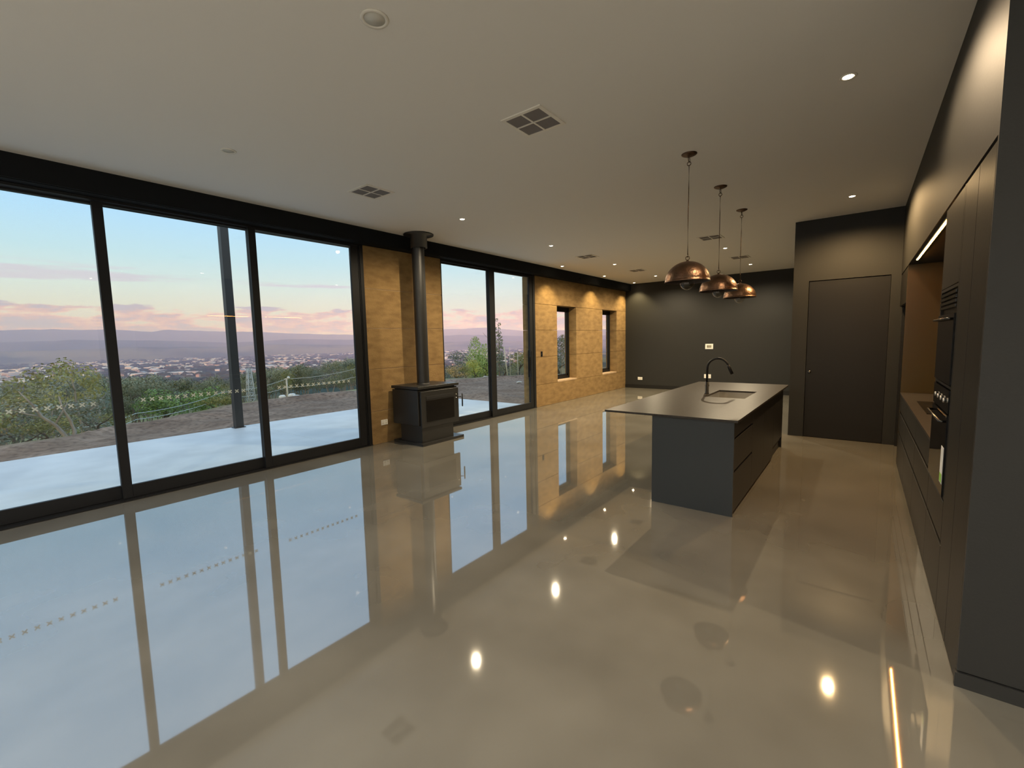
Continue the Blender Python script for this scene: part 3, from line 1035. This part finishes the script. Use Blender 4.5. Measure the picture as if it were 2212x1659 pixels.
# hills: ridges far across the valley, each its own mesh
def hill(name, lab, dist, az0, az1, prof, col, col2, depth, seed, fields=None):
    n, k = 220, 10
    vs, fs = [], []
    for j in range(k + 1):
        t = j / k
        for i in range(n + 1):
            a = az0 + (az1 - az0) * i / n
            ca, sa = math.cos(math.radians(a)), math.sin(math.radians(a))
            e = interp(a, prof)
            H = dist * math.tan(math.radians(e)) + 1.6 - VALLEY
            H += (noise.noise(Vector((a * .35, seed, 0))) * .06 + noise.noise(Vector((a * 1.3, seed, 3))) * .025) * H
            s = t * t * (3 - 2 * t)
            r = dist - depth * (1 - t) + noise.noise(Vector((a * .6, t * 3, seed))) * depth * .12
            z = VALLEY - 3 + (H + 3) * (s + noise.noise(Vector((a * 1.1, t * 4, seed + 5))) * .10 * math.sin(PI * t))
            vs.append((r * ca, r * sa, z))
    for i in range(n + 1):
        a = az0 + (az1 - az0) * i / n
        r = dist + depth * .6
        vs.append((r * math.cos(math.radians(a)), r * math.sin(math.radians(a)), VALLEY - 40))
    for j in range(k + 1):
        for i in range(n):
            q = j * (n + 1) + i
            fs.append((q, q + 1, q + n + 2, q + n + 1))
    me = D.meshes.new(name)
    me.from_pydata(vs, [], fs)
    for p in me.polygons:
        p.use_smooth = True
    me.materials.append(mat(name + '_cover', col, .95, col2=col2, scale=.0012, detail=8, lo=.42, hi=.6, spec=.05))
    link(name, me, None, lab, 'hill', None, S)


hill('hill', 'highest long blue ridge on the skyline', 9800, 20, 115, [(20, 1.2), (36, 1.2), (41, 1.75), (46.5, 1.62), (52, 1.2), (57, 1.1), (60.6, 1.25), (67.7, 1.6), (72, 1.72), (75.4, 1.86), (76.6, 1.66), (79.6, 1.9), (84, 1.9), (87, 1.8), (115, 1.7)],
     (.060, .075, .060), (.085, .085, .060), 1800, 1.0)
hill('hill', 'lower wooded ridge in front of the skyline ridge', 7000, 20, 115, [(20, .4), (36, .55), (44, .9), (50, .75), (58, .55), (64, .75), (70, .45), (76, .8), (82, .95), (88, .8), (115, .8)],
     (.050, .068, .050), (.090, .085, .055), 1500, 4.0)
hill('hill', 'nearest low ridge behind the town', 5200, 20, 115, [(20, -.1), (36, -.1), (42, .12), (48, .0), (58, -.05), (66, .2), (71, .05), (78, .2), (84, .05), (90, .1), (115, .1)],
     (.060, .075, .045), (.21, .17, .09), 1100, 9.0)
# unseen rise added behind the house; it shades the near slope from the low sun
mb = MB()
mb.box(-1500, 900, -620, -330, -30, 76)
for v in mb.bm.verts:
    if v.co.z > 0:
        v.co.y = -480 + (20 if v.co.y > -480 else -20)
mb.build('hill', mat('shade_rise', (.05, .06, .04), .95, col2=(.08, .07, .05), scale=.02), None, 'unseen rise added behind the house to shade the near slope', cat='hill', kind=S)

# evening haze lying over the valley
hz_m = D.materials.new('valley_haze')
hz_m.use_nodes = True
nt = hz_m.node_tree
nt.nodes.clear()
ho = nt.nodes.new('ShaderNodeOutputMaterial')
hv = nt.nodes.new('ShaderNodeVolumeScatter')
hv.inputs['Color'].default_value = (.40, .49, 1.0, 1)
hv.inputs['Density'].default_value = HAZE
hv.inputs['Anisotropy'].default_value = -.5
nt.links.new(hv.outputs[0], ho.inputs['Volume'])
B(-7000, 12500, 500, 12400, -130, 300).build('haze', hz_m, None, 'thin lilac evening haze over the valley', cat='haze', kind='stuff')


# ------------------------------------------------------------------ trees
def crown_mesh(name, seed, blobs, leaves, size, m, squash=.8):
    rnd = random.Random(seed)
    vs, fs = [], []
    for (bx_, by_, bz_, br) in blobs:
        for _ in range(int(leaves * br * br)):
            d = Vector((rnd.gauss(0, 1), rnd.gauss(0, 1), rnd.gauss(0, 1))).normalized()
            rr = br * (.62 + .42 * rnd.random())
            p = Vector((bx_, by_, bz_)) + Vector((d.x * rr, d.y * rr, d.z * rr * squash))
            a = Vector((rnd.gauss(0, 1), rnd.gauss(0, 1), rnd.gauss(0, .6))).normalized()
            nb = (d + a * .6).normalized()
            t = nb.cross(a)
            if t.length < .05:
                continue
            t.normalize()
            b = nb.cross(t)
            s = size * (.6 + .8 * rnd.random())
            i = len(vs)
            vs += [p - t * s, p - b * s * .55, p + t * s, p + b * s * .55]
            fs.append((i, i + 1, i + 2, i + 3))
    me = D.meshes.new(name)
    me.from_pydata(vs, [], fs)
    me.materials.append(m)
    return me


def trunk_mesh(name, seed, h, r, m, branches=4, lean=.05):
    rnd = random.Random(seed)
    mb = MB()
    pts = [(0, 0, -.06)]
    x = y = 0
    for i in range(1, 6):
        x += rnd.uniform(-lean, lean)
        y += rnd.uniform(-lean, lean)
        pts.append((x, y, h * i / 5))
    mb.tube(pts, [r * (1 - .14 * i) for i in range(6)], 7)
    for k in range(branches):
        i = rnd.randint(2, 4)
        a = rnd.uniform(0, 2 * PI)
        p = Vector(pts[i])
        q = p + Vector((math.cos(a) * .16, math.sin(a) * .16, .12))
        q2 = q + Vector((math.cos(a) * .10, math.sin(a) * .10, .12))
        mb.tube([p, q, q2], [r * .45, r * .3, r * .15], 5)
    return mb.mesh(name, m)


def rblobs(seed, n, z0, z1, rad, r0, r1):
    rnd = random.Random(seed)
    out = []
    for i in range(n):
        a, q = rnd.uniform(0, 2 * PI), rad * math.sqrt(rnd.random())
        z = rnd.uniform(z0, z1)
        sh = 1 - .5 * abs((z - z0) / (z1 - z0) - .4)
        out.append((q * math.cos(a) * sh, q * math.sin(a) * sh, z, rnd.uniform(r0, r1)))
    return out


# unit-height trees (height 1); scaled per tree
GUM = [crown_mesh('gum_crown', 10 + i, rblobs(20 + i, 11, .42, .90, .26, .10, .17), 5200, .017, m_) for i, m_ in enumerate((M_gum, M_gum, M_grey, M_olive, M_gum, M_rust))]
GTR = [trunk_mesh('gum_trunk', 40 + i, .72, .018, M_bark) for i in range(3)]
BUSH = crown_mesh('bush_crown', 60, rblobs(61, 13, .22, .78, .33, .17, .25), 3600, .020, M_green)
YBUSH = crown_mesh('bush_crown', 62, rblobs(63, 9, .2, .75, .34, .17, .24), 3000, .022, M_yellow)
OBUSH = crown_mesh('bush_crown', 64, rblobs(65, 9, .2, .75, .34, .17, .24), 3000, .022, M_olive)
GBUSH = crown_mesh('bush_crown', 66, rblobs(67, 9, .2, .78, .32, .17, .24), 3000, .022, M_grey)
RBUSH = crown_mesh('bush_crown', 68, rblobs(69, 9, .2, .75, .34, .17, .24), 3000, .022, M_rust)
LIME = crown_mesh('lime_crown', 70, [(0, 0, .52, .25), (.03, .02, .70, .19), (-.06, .03, .34, .27), (.08, -.05, .30, .26), (0, 0, .84, .13), (.0, .0, .93, .07), (-.14, 0, .2, .22), (.15, .04, .18, .2)], 8000, .018, M_lime, 1.1)
POP = crown_mesh('slim_crown', 72, [(.02 * (i % 3 - 1), .015 * (i % 2), .30 + .068 * i, .085 - .0065 * i) for i in range(10)], 16000, .014, M_gum, 1.0)
LTR = trunk_mesh('short_trunk', 75, .4, .030, M_barkd, 3)
PTR = trunk_mesh('slim_trunk', 76, .8, .012, M_bark, 2, .004)


def plant(name, lab, cat, az, r, h, crown, trunk, group=None, wide=1.0, rz=0.0, dz=0.0):
    x, y = r * math.cos(math.radians(az)), r * math.sin(math.radians(az))
    t = thing(name, lab, cat, (x, y, land(x, y) - .1 + dz), group)
    t.rotation_euler = (0, 0, rz)
    t.scale = (h * wide, h * wide, h)
    c_ = D.objects.new('crown', crown)
    COL.objects.link(c_)
    c_.parent = t
    if trunk:
        k = D.objects.new('trunk', trunk)
        COL.objects.link(k)
        k.parent = t
    return t


TOP = [(34, -2.4), (41, -2.6), (46, -2.9), (56, -1.5), (60.8, -1.65), (64, -1.9), (67.5, -2.4), (71, -2.8), (74, -2.75), (78, -2.4), (81, -1.9), (83.5, -1.95), (87, -2.2), (100, -2.1)]
rnd = random.Random(5)
for i in range(230):
    az = rnd.uniform(54, 99)
    r = rnd.choice((rnd.uniform(58, 85), rnd.uniform(75, 120), rnd.uniform(100, 150))) if az > 81 else rnd.uniform(101, 172)
    x, y = r * math.cos(math.radians(az)), r * math.sin(math.radians(az))
    zb = land(x, y)
    top = 1.6 + r * math.tan(math.radians(interp(az, TOP) - abs(rnd.gauss(0, .75)) - (.8 if r < 80 else 0)))
    h = max(3.0, min(19, top - zb))
    g = rnd.choices(range(6), (5, 5, 4, 3, 5, .7))[0]
    plant('gum_tree', 'grey-green gum tree in the woodland below the house', 'tree', az, r, h, GUM[g], GTR[i % 3], 'gum trees of the woodland below the house', rnd.uniform(.75, 1.05), rnd.uniform(0, 6.28))
for i in range(26):
    az = rnd.uniform(34, 41.5)
    r = rnd.uniform(70, 130)
    x, y = r * math.cos(math.radians(az)), r * math.sin(math.radians(az))
    h = max(3, 1.6 + r * math.tan(math.radians(interp(az, TOP) - abs(rnd.gauss(0, .5)))) - land(x, y))
    plant('gum_tree', 'small gum tree seen through the second sliding door', 'tree', az, r, h, GUM[i % 5], GTR[i % 3], 'small gum trees seen through the second sliding door', .8, rnd.uniform(0, 6.28))
# the trees and bushes one can pick out
plant('gum_tree', 'big olive gum tree with a bare forked trunk at the earth edge', 'tree', 85.5, 34, 5.0, GUM[3], None, None, 1.15, 1.0)
plant('gum_tree', 'spreading olive gum tree above the forked bare trunks', 'tree', 82.6, 46, 7.0, GUM[3], GTR[1], None, .9, 2.2)
dt = thing('bare_tree', 'leafless pale forked tree at the earth edge', 'tree', (0, 0, 0))
bxy = Vector((22.0 * math.cos(math.radians(83.3)), 22.0 * math.sin(math.radians(83.3)), 0))
dt.scale = (.66, .66, .66)
dt.location = (bxy.x, bxy.y, land(bxy.x, bxy.y) - .1)
local('trunk', MB().tube([(0, 0, 0), (-.15, 0, .5), (-.45, .1, 1.1), (-.9, .1, 1.6), (-1.2, 0, 2.3), (-1.6, .1, 3.0)], [.11, .10, .085, .07, .05, .02], 7).tube(
    [(.1, 0, 0), (.25, .1, .6), (.15, .2, 1.2), (-.1, .1, 1.9), (-.2, .1, 2.6)], [.10, .09, .07, .05, .02], 7).tube([(-.45, .1, 1.1), (-.2, .1, 1.6), (.1, .1, 2.2)], [.06, .04, .02], 6).tube(
    [(-.9, .1, 1.6), (-1.4, .1, 1.8), (-1.9, .2, 2.1)], [.05, .035, .015], 6), M_bark, dt)
plant('bush', 'round bright green bush behind the first sliding door mullion', 'bush', 75.9, 90, 7.6, BUSH, LTR, None, 1.35, .4)
plant('bush', 'second bright green bush beside the round one', 'bush', 72.9, 94, 7.0, BUSH, LTR, None, 1.25, 2.4)
plant('bush', 'low olive bush at the foot of the bright green bush', 'bush', 71.6, 74, 3.8, OBUSH, LTR, None, 1.5, 1.4)
plant('bush', 'low olive bush at the earth edge by the verandah post', 'bush', 70.2, 70, 3.2, OBUSH, LTR, None, 1.4, .9)
for i, (az, r, h, lab) in enumerate(((88.5, 25, 2.6, 'dark olive scrub bush at the end of the earth bank'), (86.3, 27, 2.3, 'dark olive scrub bush left of the forked tree'), (84.6, 26, 1.7, 'low dark scrub bush under the forked tree'),
                                      (81.6, 29, 2.2, 'olive scrub bush on the other side of the forked tree'), (80.4, 30, 1.5, 'low olive scrub bush beside the first mullion'), (90.8, 24, 2.2, 'dark scrub bush at the frame edge'))):
    plant('bush', lab.replace('left of', 'beside'), 'bush', az, r, h, OBUSH if i % 2 == 0 else GBUSH, LTR, None, 1.5, i * 1.1)
plant('conical_tree', 'pointed lime green tree seen through the second sliding door', 'tree', 42.6, 42, 4.0, LIME, LTR, None, .95, .3)
plant('conical_tree', 'shorter lime green tree beside the pointed one', 'tree', 41.4, 41, 3.2, LIME, LTR, None, 1.1, 2.0)
plant('tall_tree', 'tall slim dark tree beside the second door mullion', 'tree', 39.55, 40, 5.6, POP, PTR, None, 1.15, .3)
plant('bush', 'dark grey-green bush next to the heater corner', 'bush', 45.2, 36, 2.5, GBUSH, LTR, None, 1.1, .2)
plant('bush', 'rusty ochre bush in front of the dark grey-green bush', 'bush', 45.0, 28.5, 1.2, RBUSH, LTR, None, 1.4, .8)
plant('bush', 'small olive bush between the ochre and yellow bushes', 'bush', 43.9, 29, 1.15, OBUSH, LTR, None, 1.2, .8)
plant('bush', 'bright yellow-green bush seen through the second sliding door', 'bush', 42.8, 29.5, 1.45, YBUSH, LTR, None, 1.15, 1.7)
plant('bush', 'grey-green bush behind the white stakes', 'bush', 39.0, 40, 2.4, GBUSH, LTR, None, 1.3, 2.7)
plant('bush', 'olive bush next to the outside end of the rammed earth wall', 'bush', 37.2, 44, 3.0, OBUSH, LTR, None, 1.2, 3.7)
plant('tall_tree', 'dark crowned tree seen through the narrow window', 'tree', 31.6, 60, 5.6, GUM[4], GTR[0], None, 1.0, 1.2)
plant('bush', 'green bush seen through the lower half of the narrow window', 'bush', 32.0, 38, 3.6, GBUSH, LTR, None, 1.2, .5)


# stakes, pole, wires, pylon
def at(az, r, z=None):
    x, y = r * math.cos(math.radians(az)), r * math.sin(math.radians(az))
    return Vector((x, y, land(x, y) if z is None else z))


M_pale = mat('weathered_pale_timber', (.62, .58, .48), .8)
M_pylon = mat('galvanised_steel', (.52, .55, .54), .5)
for az, h, ln, lab in ((38.55, 2.05, .22, 'tall leaning pale stake beyond the second sliding door'), (38.2, 2.0, .03, 'thin upright pale stake next to the leaning one'), (37.2, 1.7, .02, 'thin pale stake near the outside wall end')):
    p = at(az, 31)
    s_ = MB().tube([p + Vector((0, 0, -.15)), p + Vector((-ln * .7, ln * .7, h))], .045 if ln > .1 else .022, 7).mesh('stake', M_pale)
    s_.transform(Matrix.Translation(-p))
    o = D.objects.new('stake', s_)
    COL.objects.link(o)
    o.location = p
    tag(o, lab, 'stake')

PR = 80.0
pp = at(64.9, PR)
zt = 1.6 - PR * math.tan(math.radians(3.72))
pl = thing('utility_pole', 'pale utility pole carrying two wires below the house', 'pole', pp)
local('mast', MB().tube([(0, 0, -.5), (0, 0, zt - pp.z)], [.16, .12], 9), M_pale, pl)
hh = zt - pp.z
tang = Vector((math.sin(math.radians(64.9)), -math.cos(math.radians(64.9)), 0))
for dz_, ln in ((-.1, .30), (-1.45, .55)):
    a_, b_ = tang * ln, -tang * ln
    local('crossarm', MB().tube([(a_.x, a_.y, hh + dz_), (b_.x, b_.y, hh + dz_)], .09, 6), M_pale, pl)
local('insulator', MB().lathe([(.0, 0), (.20, .02), (.24, .15), (.16, .32), (.0, .36)], (tang.x * .3, tang.y * .3, hh - .05), 10, cap=False), M_white, pl)


def wire(lab, pts_):
    P = []
    for (p, q) in zip(pts_, pts_[1:]):
        for i in range(10):
            t = i / 10
            P.append(p.lerp(q, t) - Vector((0, 0, 4 * t * (1 - t) * .4)))
    P.append(pts_[-1])
    MB().tube(P, .035, 5).build('power_line', M_pylon, None, lab, cat='wire')


def far(az, el, r):
    return Vector((r * math.cos(math.radians(az)), r * math.sin(math.radians(az)), 1.6 + r * math.tan(math.radians(el))))


top = pp + Vector((0, 0, hh - .1))
low = pp + Vector((0, 0, hh - 1.45))
wire('upper pale power wire running past the pole to the wooded slope', [far(53, -1.85, 80), far(56.5, -2.75, 80), top, far(71.2, -4.85, 76), far(78.5, -6.3, 64), far(84, -7.0, 52)])
wire('lower pale power wire running past the pole to the wooded slope', [far(53, -3.2, 80), far(56.5, -3.72, 80), low, far(71.2, -5.45, 76), far(78.5, -6.9, 64), far(84, -7.6, 52)])

# lattice tower behind the slope
TR = 96.0
tb = at(68.55, TR)
tb.z = 1.6 - TR * math.tan(math.radians(6.4))
ht = TR * (math.tan(math.radians(6.4)) - math.tan(math.radians(2.45)))
ty = thing('lattice_tower', 'pale steel lattice tower rising out of the trees beside the verandah post', 'tower', tb)
w0, w1 = .62, .27
cor = lambda k, t: Vector(((w0 + (w1 - w0) * t) * (1, 1, -1, -1)[k], (w0 + (w1 - w0) * t) * (1, -1, -1, 1)[k], ht * t))
for k in range(4):
    local('leg', MB().tube([cor(k, 0), cor(k, 1)], .085, 5), M_pylon, ty)
N_ = 6
for j in range(N_):
    t0, t1 = j / N_, (j + 1) / N_
    mb = MB()
    for k in range(4):
        mb.tube([cor(k, t0), cor((k + 1) % 4, t1)], .045, 4)
        mb.tube([cor((k + 1) % 4, t0), cor(k, t1)], .045, 4)
        mb.tube([cor(k, t1), cor((k + 1) % 4, t1)], .05, 4)
    local('bracing', mb, M_pylon, ty)
# white lumps by the pole
for az, r, s_, lab in ((65.45, 76, (.45, .4, .45), 'white wrapped lump on one side of the utility pole'), (64.45, 76, (.5, .42, .5), 'larger white wrapped lump by the foot of the utility pole'), (64.0, 74, (.5, .4, .32), 'low white wrapped lump lying apart from the pole')):
    p = at(az, r)
    mb = MB()
    bmesh.ops.create_icosphere(mb.bm, subdivisions=3, radius=1)
    for v in mb.bm.verts:
        q = v.co.copy()
        v.co = Vector([math.copysign(abs(c_) ** .6, c_) * s_[i_] for i_, c_ in enumerate(q)]) * (1 + .12 * noise.noise(q * 1.6 + p))
    mb.mesh
    o = D.objects.new('wrapped_bale', mb.mesh('wrapped_bale', M_white))
    COL.objects.link(o)
    o.location = p + Vector((0, 0, s_[2] * .85))
    tag(o, lab, 'bale')
for az, r, w_, lab in ((40.9, 27.5, .15, 'pale stone slab on the dug earth close to the mullion'), (41.4, 24.5, .16, 'pale flat stone on the dug earth'), (39.9, 28, .14, 'pale stone on the dug earth past the mullion'), (37.1, 19.5, .15, 'white rock on the dug earth by the outside wall end')):
    p = at(az, r)
    mb = MB()
    bmesh.ops.create_icosphere(mb.bm, subdivisions=2, radius=1)
    for v in mb.bm.verts:
        v.co = Vector((v.co.x * w_, v.co.y * w_ * .7, v.co.z * .05)) * (1 + .3 * noise.noise(v.co * 1.7 + p))
    o = D.objects.new('stone', mb.mesh('stone', M_pale))
    COL.objects.link(o)
    o.location = p + Vector((0, 0, .025))
    tag(o, lab, 'stone')


# ------------------------------------------------------------------ the town in the valley
def house_mesh(seed, w, l, h, roofm, wallm):
    mb = MB()
    mb.box(-w / 2, w / 2, -l / 2, l / 2, -2, h)
    n0 = len(mb.bm.faces)
    o_ = .6
    a = [(-w / 2 - o_, -l / 2 - o_, h), (w / 2 + o_, -l / 2 - o_, h), (w / 2 + o_, l / 2 + o_, h), (-w / 2 - o_, l / 2 + o_, h)]
    r0, r1 = (0, -l / 2, h + w * .22), (0, l / 2, h + w * .22)
    V = [mb.bm.verts.new(Vector(q)) for q in a + [r0, r1]]
    for f in ((0, 1, 4), (2, 3, 5), (1, 2, 5, 4), (3, 0, 4, 5), (0, 3, 2, 1)):
        fc = mb.bm.faces.new([V[i] for i in f])
        fc.material_index = 1
    return mb.mesh('house', [wallm, roofm])


M_w = [mat('house_wall_%d' % i, c_, .8) for i, c_ in enumerate(((.80, .78, .72), (.62, .58, .52), (.50, .38, .30)))]
M_r = [mat('house_roof_%d' % i, c_, .6) for i, c_ in enumerate(((.75, .75, .74), (.30, .28, .28), (.45, .24, .18)))]
HM = [house_mesh(i, rw, rl, rh, M_r[i % 3], M_w[(i // 2) % 3]) for i, (rw, rl, rh) in enumerate(((8, 11, 4), (9, 13, 5), (10, 12, 4), (14, 28, 6), (18, 40, 7), (8, 10, 6)))]
rnd = random.Random(11)
for i in range(260):
    az = rnd.uniform(35, 89)
    r = rnd.uniform(1500, 2500)
    o = D.objects.new('house', HM[rnd.choice((0, 0, 0, 1, 1, 2, 2, 5, 5, 5, 3, 4))])
    COL.objects.link(o)
    o.location = (r * math.cos(math.radians(az)), r * math.sin(math.radians(az)), VALLEY + 1)
    o.rotation_euler = (0, 0, rnd.uniform(0, PI))
    tag(o, 'small pale house among the valley town roofs', 'house', 'houses of the valley town')
# the thousands beyond them: too many and too small to count
vs, fs, mi = [], [], []
for i in range(4200):
    az = rnd.uniform(33, 92)
    r = 1700 + 2900 * rnd.random() ** 1.3
    if noise.noise(Vector((r * .0016, az * .13, 5))) < -.12 + .1 * rnd.random():
        continue
    big = rnd.random() < .045
    w, l, h = (rnd.uniform(20, 40), rnd.uniform(40, 90), 8) if big else (rnd.uniform(8, 13), rnd.uniform(10, 18), rnd.uniform(4, 8))
    a = rnd.uniform(0, PI)
    cx, cy = r * math.cos(math.radians(az)), r * math.sin(math.radians(az))
    k = len(vs)
    for z in (VALLEY - 1, VALLEY + h):
        for sx, sy in ((-1, -1), (1, -1), (1, 1), (-1, 1)):
            X, Y = sx * w / 2, sy * l / 2
            vs.append((cx + X * math.cos(a) - Y * math.sin(a), cy + X * math.sin(a) + Y * math.cos(a), z))
    c0 = rnd.choices((0, 1, 2), (6, 3, 2))[0]
    for f in ((4, 5, 6, 7), (0, 1, 5, 4), (1, 2, 6, 5), (2, 3, 7, 6), (3, 0, 4, 7)):
        fs.append(tuple(k + q for q in f))
        mi.append(c0 if f[0] != 4 else 3 + rnd.choices((0, 1, 2), (5, 3, 2))[0])
me = D.meshes.new('town_buildings')
me.from_pydata(vs, [], fs)
for m_ in M_w + M_r:
    me.materials.append(m_)
me.polygons.foreach_set('material_index', mi)
link('town_buildings', me, None, 'sprawl of tiny white town buildings across the valley floor', 'town', None, 'stuff')
# tree clumps between the houses
vs, fs = [], []
for i in range(2600):
    az, r = rnd.uniform(33, 95), 900 + 3600 * rnd.random() ** 1.2
    cx, cy, s_ = r * math.cos(math.radians(az)), r * math.sin(math.radians(az)), rnd.uniform(5, 16) * (1 + r / 4000)
    x_, y_ = cx, cy
    zb = land(cx, cy)
    k = len(vs)
    hh_ = rnd.uniform(6, 13)
    for j in range(6):
        vs.append((cx + s_ * math.cos(j * PI / 3 + i), cy + s_ * math.sin(j * PI / 3 + i), zb - 1))
    for j in range(6):
        vs.append((cx + s_ * .8 * math.cos(j * PI / 3 + i), cy + s_ * .8 * math.sin(j * PI / 3 + i), zb + hh_ * rnd.uniform(.5, .8)))
    vs.append((cx, cy, zb + hh_))
    for j in range(6):
        fs.append((k + j, k + (j + 1) % 6, k + 6 + (j + 1) % 6, k + 6 + j))
        fs.append((k + 6 + j, k + 6 + (j + 1) % 6, k + 12))
me = D.meshes.new('valley_woods')
me.from_pydata(vs, [], fs)
me.materials.append(mat('valley_tree_cover', (.050, .066, .045), .95, col2=(.085, .085, .05), scale=.01, spec=.1))
link('valley_woods', me, None, 'dark tree clumps between the town buildings', 'woods', None, 'stuff')
